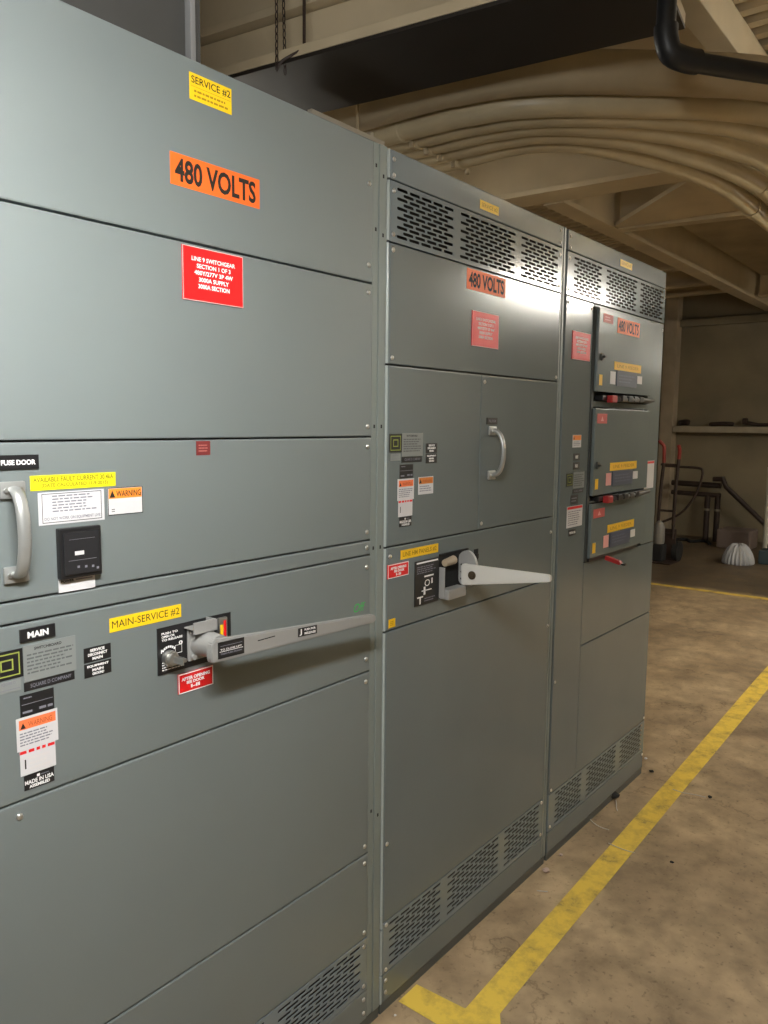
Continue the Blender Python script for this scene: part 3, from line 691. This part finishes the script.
# threaded coupling on the innermost conduit
bm = bmesh.new(); tube(bm, [(4.02, .183, 3.06), (4.14, .180, 3.06)], .064, 18); link('coupling', bm, CREAM2, bpy.data.objects['conduit'], smooth=True)
def off(path, d):
    P = [Vector((x, y, 0)) for x, y in path]; out = []
    for i, p in enumerate(P):
        t = (P[min(i+1, len(P)-1)]-P[max(i-1, 0)]).normalized(); q = p-Vector((-t.y, t.x, 0))*d
        out.append((q.x, q.y))
    return out
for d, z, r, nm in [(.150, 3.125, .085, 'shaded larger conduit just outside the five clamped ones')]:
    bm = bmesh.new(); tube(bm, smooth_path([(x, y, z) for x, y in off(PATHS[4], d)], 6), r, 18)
    tag(link('conduit', bm, CREAMD, smooth=True), nm, 'pipe', 'cream painted conduits bending under the ceiling')  # shadow of the dark duct is painted in as a darker cream
# trapeze strut
tz = thing('strut_hanger', 'thin steel strut hanger beside the first conduits above the cabinet tops', 'hanger', (1.45, 1.35, 3.0))
bm = bmesh.new(); box(bm, 1.02, 1.52, 1.20, 1.225, 2.965, 2.985); link('strut', bm, mat('pale_strut', (.5, .45, .36), .5), tz)
bm = bmesh.new(); box(bm, 1.42, 1.445, 1.205, 1.95, 2.9865, 3.005); link('strut', bm, MATS['pale_strut'], tz)
bm = bmesh.new(); tube(bm, [(1.335, 1.212, 2.985), (1.335, 1.212, 3.62)], .008, 8); link('rod', bm, CREAMD, tz, smooth=True)

# dark duct above
D = Vector((-.15, 1, 0)).normalized(); Nn = Vector((D.y, -D.x, 0))
def along(P, d, w0, w1, l0, l1, z0, z1, bm, mi=0, bev=.006):
    n0 = len(bm.verts)
    fs = box(bm, w0, w1, l0, l1, z0, z1, bev=bev, mi=mi)
    vv = {v for f in fs if f.is_valid for v in f.verts}
    for v in vv:
        c = v.co.copy(); q = P+Nn*c.x+D*c.y; v.co = Vector((q.x, q.y, c.z))
P0 = Vector((1.295, 0, 0))
du = thing('overhead_duct', 'wide black-brown overhead duct crossing above the cabinets', 'duct', (1.1, 1.0, 3.0))
bm = bmesh.new(); along(P0, D, -.46, 0, -.27, 4.5, 3.00, 3.014, bm, bev=.002); link('duct_casing', bm, DUCT, du)
bm = bmesh.new(); along(P0, D, -.25, -.21, -.25, 4.5, 3.052, 3.28, bm); link('duct_web', bm, CREAM, du, label='cream upright web above the flange')
bm = bmesh.new(); along(P0, D, -.462, 0, -.27, 4.5, 3.0145, 3.0515, bm, bev=.003); link('duct_flange', bm, CREAM, du, label='cream painted flange edge above the dark underside')
du2 = bmesh.new(); along(P0, D, -.30, -.16, -.6, 4.6, 3.285, 3.32, du2, bev=.004); along(P0, D, -.26, -.20, -.6, 4.6, 3.321, 3.64, du2)
struct('trim_14', du2, CREAM)
bm = bmesh.new(); box(bm, 1.0, 3.56, .07, 1.9, 3.60, 3.65); struct('trim_16', bm, CREAM)
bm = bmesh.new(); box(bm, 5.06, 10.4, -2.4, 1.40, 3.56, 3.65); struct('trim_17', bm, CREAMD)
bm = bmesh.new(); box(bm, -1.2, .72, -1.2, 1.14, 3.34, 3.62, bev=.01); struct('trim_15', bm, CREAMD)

# black pipe
bp = thing('drain_pipe', 'black pipe dropping from the dark duct end and elbowing right', 'pipe', (1.1, -.3, 2.8))
v0 = [(1.065, -.30, 3.62), (1.065, -.30, 2.98), (1.068, -.30, 2.87), (1.085, -.312, 2.825), (1.13, -.345, 2.808), (1.40, -.55, 2.80), (2.4, -1.32, 2.78)]
bm = bmesh.new(); tube(bm, smooth_path(v0, 6), .030, 16); link('pipe_run', bm, PIPEK, bp, smooth=True)
bm = bmesh.new(); tube(bm, smooth_path([(1.066, -.300, 2.90), (1.070, -.302, 2.86), (1.088, -.314, 2.822), (1.135, -.349, 2.808), (1.165, -.372, 2.807)], 5), .037, 16); link('elbow', bm, PIPEK, bp, smooth=True)

# riser on the cabinet top at left
rs = thing('riser_box', 'dark grey steel box standing on top of the nearest cabinet', 'enclosure', (-.8, .5, H))
bm = bmesh.new(); box(bm, -1.20, -.466, .12, .75, H, 3.64, bev=.003); link('box_casing', bm, RISER, rs)
bm = bmesh.new(); box(bm, -.465, -.452, .105, .135, H, 3.64, bev=.002); link('edge_angle', bm, mat('worn_edge', (.17, .17, .17), .5), rs)
bm = bmesh.new(); box(bm, -.451, -.428, .12, .75, H, 3.64, bev=.002); link('side_flange', bm, RISER, rs)

# chain and hook rod
ch = bmesh.new()
cxy = (.645, 1.02)
for i in range(12):
    z = 3.265-i*.026
    for sx in (0, .035+.0007*i):
        ring = []
        for a in range(9):
            t = 2*math.pi*a/8
            u, w = .006*math.cos(t), .016*math.sin(t)
            ring.append((cxy[0]+sx+(u if i % 2 else 0), cxy[1]+(0 if i % 2 else u), z+w))
        tube(ch, ring, .0022, 5, cap=False)
tag(link('hanging_chain', ch, RUSTY, smooth=True), 'doubled dark chain hanging from the ceiling left of the duct', 'chain')
bm = bmesh.new(); tube(bm, [(.70, .93, 3.34), (.70, .93, 3.05)], .006, 8)
tube(bm, smooth_path([(.70, .93, 3.05), (.69, .95, 3.03), (.68, .98, 3.02), (.66, 1.01, 3.00), (.65, 1.03, 2.97)], 4), .006, 8)
tag(link('hook_rod', bm, RUSTY, smooth=True), 'dark bent hook rod hanging beside the chain', 'hook')

# ------------------------------------------------------------------ FAR END
# hand truck
ht = thing('hand_truck', 'hand truck with red upright tubes parked behind the farthest cabinet', 'hand truck', (8.05, 1.95, 0))
for s, (yb, yt) in enumerate([(2.06, 2.03), (1.875, 1.85)]):
    bm = bmesh.new()
    if s == 0: pts = [(8.0, yb+.005, .28), (8.0, yb-.01, .85), (8.0, yt-.005, 1.20), (8.0, yt, 1.36), (8.0, yt+.012, 1.41), (7.97, yt+.06, 1.47)]
    else: pts = [(8.0, yb, .28), (8.0, yb-.005, .85), (8.0, yt, 1.25), (8.0, yt-.005, 1.35), (7.98, yt+.005, 1.42)]
    tube(bm, smooth_path(pts[:3], 4), .020, 10, mi=0); tube(bm, smooth_path(pts[2:], 5), .021, 10, mi=1)
    link('upright', bm, [RUSTY, REDP], ht, smooth=True)
for z in (.34, .62, 1.18):
    bm = bmesh.new(); tube(bm, [(8.0, 2.06, z), (8.0, 1.865, z)], .014, 8); link('crossbar', bm, RUSTY, ht, smooth=True)
bm = bmesh.new(); tube(bm, smooth_path([(8.0, 2.03, 1.165), (8.0, 1.80, 1.16), (8.0, 1.62, 1.155), (8.0, 1.57, 1.12), (8.0, 1.58, 1.0), (8.0, 1.64, .82), (8.0, 1.75, .65), (8.0, 1.87, .55), (8.0, 2.05, .46)], 6), .014, 8)
link('loop_handle', bm, RUSTY, ht, smooth=True)
for yy in (2.10, 1.84):
    bm = bmesh.new(); tube(bm, [(8.08, yy-.03, .125), (8.08, yy+.03, .125)], .125, 20); link('wheel', bm, RUBBER, ht, smooth=True)
bm = bmesh.new(); tube(bm, [(8.08, 1.82, .125), (8.08, 2.12, .125)], .012, 8); link('axle', bm, RUSTY, ht)
bm = bmesh.new(); box(bm, 7.72, 8.02, 1.80, 2.13, .004, .016, bev=.002); box(bm, 8.0, 8.03, 1.84, 2.10, .016, .40, bev=.003); link('toe_plate', bm, RUSTY, ht)
bm = bmesh.new(); box(bm, 7.80, 7.975, 1.93, 2.09, .0175, .22, bev=.02); tag(link('small_box', bm, RUBBER), 'black block sitting on the hand truck plate', 'box')
bm = bmesh.new(); tube(bm, [(7.91, 2.01, .222), (7.91, 2.01, .245), (7.91, 2.01, .42), (7.91, 2.01, .47), (7.91, 2.01, .50)], [.060, .068, .066, .045, .02], 16)
tag(link('jug', bm, mat('pale_jug', (.22, .21, .19), .5), smooth=True), 'pale jug standing on the black block of the hand truck', 'jug')

# black iron pipe frame against far wall
pf = thing('pipe_frame', 'dark iron pipe frame of two rails and two legs before the far wall', 'pipe frame', (10.1, 2.2, 0))
fx = 10.12
def K(y): return y
for z, r in ((.815, .050), (.675, .042)):
    bm = bmesh.new(); tube(bm, [(fx, 2.62, z), (fx, 1.93, z-.01)], r*.8, 12); link('rail', bm, RUSTY, pf, smooth=True)
for y in (2.105, 1.965):
    bm = bmesh.new(); tube(bm, [(fx, y, 0), (fx, y, .66)], .040, 12); tube(bm, [(fx, y, .44), (fx, y, .47)], .046, 12, mi=1); link('leg', bm, [RUSTY, mat('pale_collar', (.2, .17, .12), .6)], pf, smooth=True)
bm = bmesh.new(); tube(bm, [(fx-.08, 2.02, .90), (fx-.08, 1.90, .905)], .035, 12); tube(bm, [(fx-.08, 1.90, .93), (fx-.08, 1.84, .80), (fx-.08, 1.45, .45), (fx-.08, 1.10, .12)], .034, 12)
link('brace', bm, RUSTY, pf, smooth=True, label='diagonal iron brace')

# white ribbed bag
bm = bmesh.new(); rings = []; seg = 48
for h, r in [(0, .165), (.015, .175), (.06, .172), (.13, .150), (.19, .115), (.225, .085), (.235, .06), (.232, .02)]:
    rings.append([bm.verts.new((8.42+(r+(.009 if k % 2 else -.006)*(1 if h < .2 else .4))*math.cos(2*math.pi*k/seg), 1.22+(r+(.009 if k % 2 else -.006)*(1 if h < .2 else .4))*math.sin(2*math.pi*k/seg)*1.0, h+.002+.01*math.sin(k*1.7)*(h > .1))) for k in range(seg)])
for a, b in zip(rings, rings[1:]):
    for k in range(seg): bm.faces.new([a[k], a[(k+1) % seg], b[(k+1) % seg], b[k]])
bm.faces.new(rings[0][::-1]); bm.faces.new(rings[-1])
tag(link('plastic_bag', bm, BAGM, smooth=True), 'white ribbed plastic bag slumped on the floor before the pipe frame', 'bag')
bm = bmesh.new(); box(bm, 9.55, 9.95, 1.36, 1.80, .0, .26, bev=.03); tag(link('carton', bm, mat('dull_carton', (.16, .12, .10), .8)), 'dull brown carton on the floor behind the white bag', 'box')
bm = bmesh.new(); tube(bm, [(9.0, 1.045, 0.02), (9.0, 1.045, 1.15)], .045, 16); tube(bm, [(9.0, 1.045, .0), (9.0, 1.045, .02)], .08, 16)
tag(link('bollard_post', bm, mat('pale_post', (.62, .58, .48), .6), smooth=True), 'pale upright post at the right edge of the view', 'post')
bm = bmesh.new(); box(bm, 8.55, 8.80, .70, 1.03, .0, .17, bev=.02); box(bm, 8.60, 8.75, .78, .95, .17, .25, bev=.02)
tag(link('tool_case', bm, mat('blue_grey_case', (.035, .06, .075), .6)), 'dark blue-grey case on the floor at right edge by the post', 'case')
# clutter on the ledge
for i, (y, w, h, l, nm) in enumerate([(2.58, .16, .10, .12, 'dark lump of junk at the left end of the wall ledge'), (2.05, .34, .07, .10, 'low dark bundle lying on the wall ledge'), ]):
    bm = bmesh.new(); tube(bm, smooth_path([(10.39, y-w/2, 1.646+h*.45), (10.385, y-w/6, 1.646+h*.55), (10.40, y+w/5, 1.646+h*.5), (10.39, y+w/2, 1.646+h*.4)], 4), [h*.3]+[h*.42]*11+[h*.25], 9)
    tag(link('ledge_bundle', bm, RUSTY, smooth=True), nm, 'bundle')
bm = bmesh.new(); tube(bm, [(10.39, 1.72, 1.70), (10.39, 1.55, 1.675), (10.39, .70, 1.668)], [.03, .022, .022], 10); tube(bm, [(10.39, 1.76, 1.72), (10.39, 1.70, 1.72)], .045, 10)
tag(link('ledge_pipe', bm, RUSTY, smooth=True), 'dark pipe with a thick end lying on the ledge right part', 'pipe')
bm = bmesh.new(); tube(bm, smooth_path([(9.8, 2.62, .02), (9.7, 2.45, .03), (9.9, 2.30, .025), (9.75, 2.2, .02), (9.95, 2.05, .02), (9.7, 1.92, .02)], 5), .02, 8)
tag(link('cable', bm, RUBBER, smooth=True), 'dark cable lying along the foot of the far wall', 'cable')
# floor debris
WIRE = mat('white_wire', (.62, .60, .56), .5)
def wire(pts, lbl, r=.0017, m=WIRE):
    bm = bmesh.new(); tube(bm, smooth_path(pts, 5), r, 6); tag(link('wire_scrap', bm, m, smooth=True), lbl, 'wire scrap', 'wire scraps on the floor')

wire([(1.470, .020, .002), (1.435, -.02, .004), (1.423, -.055, .003), (1.425, -.090, .002)], 'white curved wire scrap by the middle of the farthest cabinet foot')
wire([(1.690, -.010, .002), (1.655, -.027, .006), (1.62, -.042, .004), (1.600, -.055, .002)], 'white wire scrap trailing from the dark lump')
wire([(1.955, -.17, .003), (1.95, -.22, .004), (1.965, -.26, .003), (1.975, -.31, .002)], 'pale wire scrap lying across the long yellow line at its middle')
wire([(1.325, -.13, .003), (1.315, -.17, .005), (1.318, -.21, .003), (1.325, -.235, .002)], 'thin scrap lying on the long yellow line nearer the camera')
wire([(.860, -.06, .002), (.865, -.078, .004), (.878, -.092, .002)], 'tiny pale scrap on the floor before the middle cabinet')
def lump(x, y, r, h, m, lbl, cat='crumb', sd=1):
    rnd = random.Random(sd); bm = bmesh.new()
    bmesh.ops.create_icosphere(bm, subdivisions=2, radius=1)
    for v in bm.verts:
        k = rnd.uniform(.75, 1.15); v.co = Vector((x+v.co.x*r*k, y+v.co.y*r*k, h*.5+v.co.z*h*.5*k))
    zm = min(v.co.z for v in bm.verts)
    for v in bm.verts: v.co.z -= zm-.0003
    tag(link('floor_crumb', bm, m, smooth=True), lbl, cat, kind='thing')
lump(1.700, .010, .030, .03, RUBBER, 'dark lump against the foot of the farthest cabinet', sd=2)
lump(.990, -.030, .014, .014, mat('pinkish_crumb', (.5, .38, .32), .8), 'pale pinkish crumb at the foot of the second cabinet joint', sd=3)
lump(1.125, -.022, .008, .008, MATS['pinkish_crumb'], 'tiny crumb just right of the second cabinet joint', sd=4)
lump(2.075, -.030, .012, .010, RUBBER, 'dark crumb beside the far cabinet corner on the floor', sd=5)
lump(2.20, .045, .008, .008, WHITE, 'white speck just past the far cabinet corner', sd=6)
lump(.075, -.032, .004, .004, WHITE, 'white speck beside the near yellow stub', sd=8)
lump(1.985, -.325, .010, .010, RUBBER, 'dark crumb at the end of the scrap on the yellow line', sd=9)
lump(1.35, -.37, .008, .006, RUBBER, 'small dark crumb on bare concrete right of the line', sd=10)

# ------------------------------------------------------------------ LIGHTS
def lamp(x, y, z, length, rot, power, label, col=(1, .95, .84)):
    t = thing('strip_lamp', label, 'lamp', (x, y, z), 'ceiling strip lamps')
    bm = bmesh.new(); box(bm, -length/2, length/2, -.035, .035, .05, .10, bev=.005)
    o = link('lamp_housing', bm, CREAMD); o.parent = t
    for sx in (-length*.35, length*.35):
        bm = bmesh.new(); tube(bm, [(sx, 0, .1001), (sx, 0, CZ-.05-z)], .006, 8); o = link('hanger_rod', bm, CREAMD); o.parent = t
    m = mat('lamp_tube_glow_%d' % int(power*10), (1, 1, 1), .5, emit=(col, power))
    for sy in (-.035, .035):
        bm = bmesh.new(); tube(bm, [(-length/2+.02, sy, .0), (length/2-.02, sy, .0)], .019, 12)
        o = link('lamp_tube', bm, m, smooth=True); o.parent = t
    t.rotation_euler = (0, 0, rot)
lamp(-1.34, -.92, 2.30, .8, 0, 262, 'strip lamp hanging above the walkway near the camera', (1, 1, .98))
lamp(3.8, -1.7, 3.48, 1.8, 0, 50, 'added unseen strip lamp high under the deck, brightening floor and cabinets')  # unseen lamp added to brighten the floor and farther cabinets
lamp(8.6, -1.9, 2.5, 1.2, 0, 60, 'added unseen strip lamp near the far wall, brightening the conduit undersides')  # unseen lamp added to light conduit undersides and the far end
lamp(5.1, -2.1, 2.85, 1.7, 0, 200, 'strip lamp hanging over the far walkway')
lamp(1.8, 2.7, 2.85, 1.2, 0, 80, 'added unseen strip lamp behind the cabinets, brightening the ceiling')  # unseen lamp added to brighten the ceiling and beam faces
W = bpy.data.worlds.new('World'); S.world = W; W.use_nodes = True
W.node_tree.nodes['Background'].inputs[0].default_value = (.9, .85, .75, 1); W.node_tree.nodes['Background'].inputs[1].default_value = .0

# ------------------------------------------------------------------ CAMERA
f, yaw, pitch, roll = 780.285, 0.675197416, 0.113713298, 0.00964024491
cy, sy, cp, sp = math.cos(yaw), math.sin(yaw), math.cos(pitch), math.sin(pitch)
F = Vector((cy*cp, sy*cp, -sp)); R = Vector((sy, -cy, 0)); U = R.cross(F)
R2 = R*math.cos(roll)+U*math.sin(roll); U2 = U*math.cos(roll)-R*math.sin(roll)
cam = bpy.data.cameras.new('camera'); co = bpy.data.objects.new('camera', cam); C.objects.link(co)
M = Matrix((R2, U2, -F)).transposed().to_4x4(); M.translation = Vector((-1.5221283, -1.2534784, 1.6491349)); co.matrix_world = M
cam.sensor_fit = 'HORIZONTAL'; cam.sensor_width = 36; cam.lens = f/768*36; cam.clip_start = .02
S.camera = co
S.view_settings.view_transform = 'Standard'; S.view_settings.look = 'None'; S.view_settings.gamma = 1; S.view_settings.use_curve_mapping = False
S.view_settings.exposure = 0.0
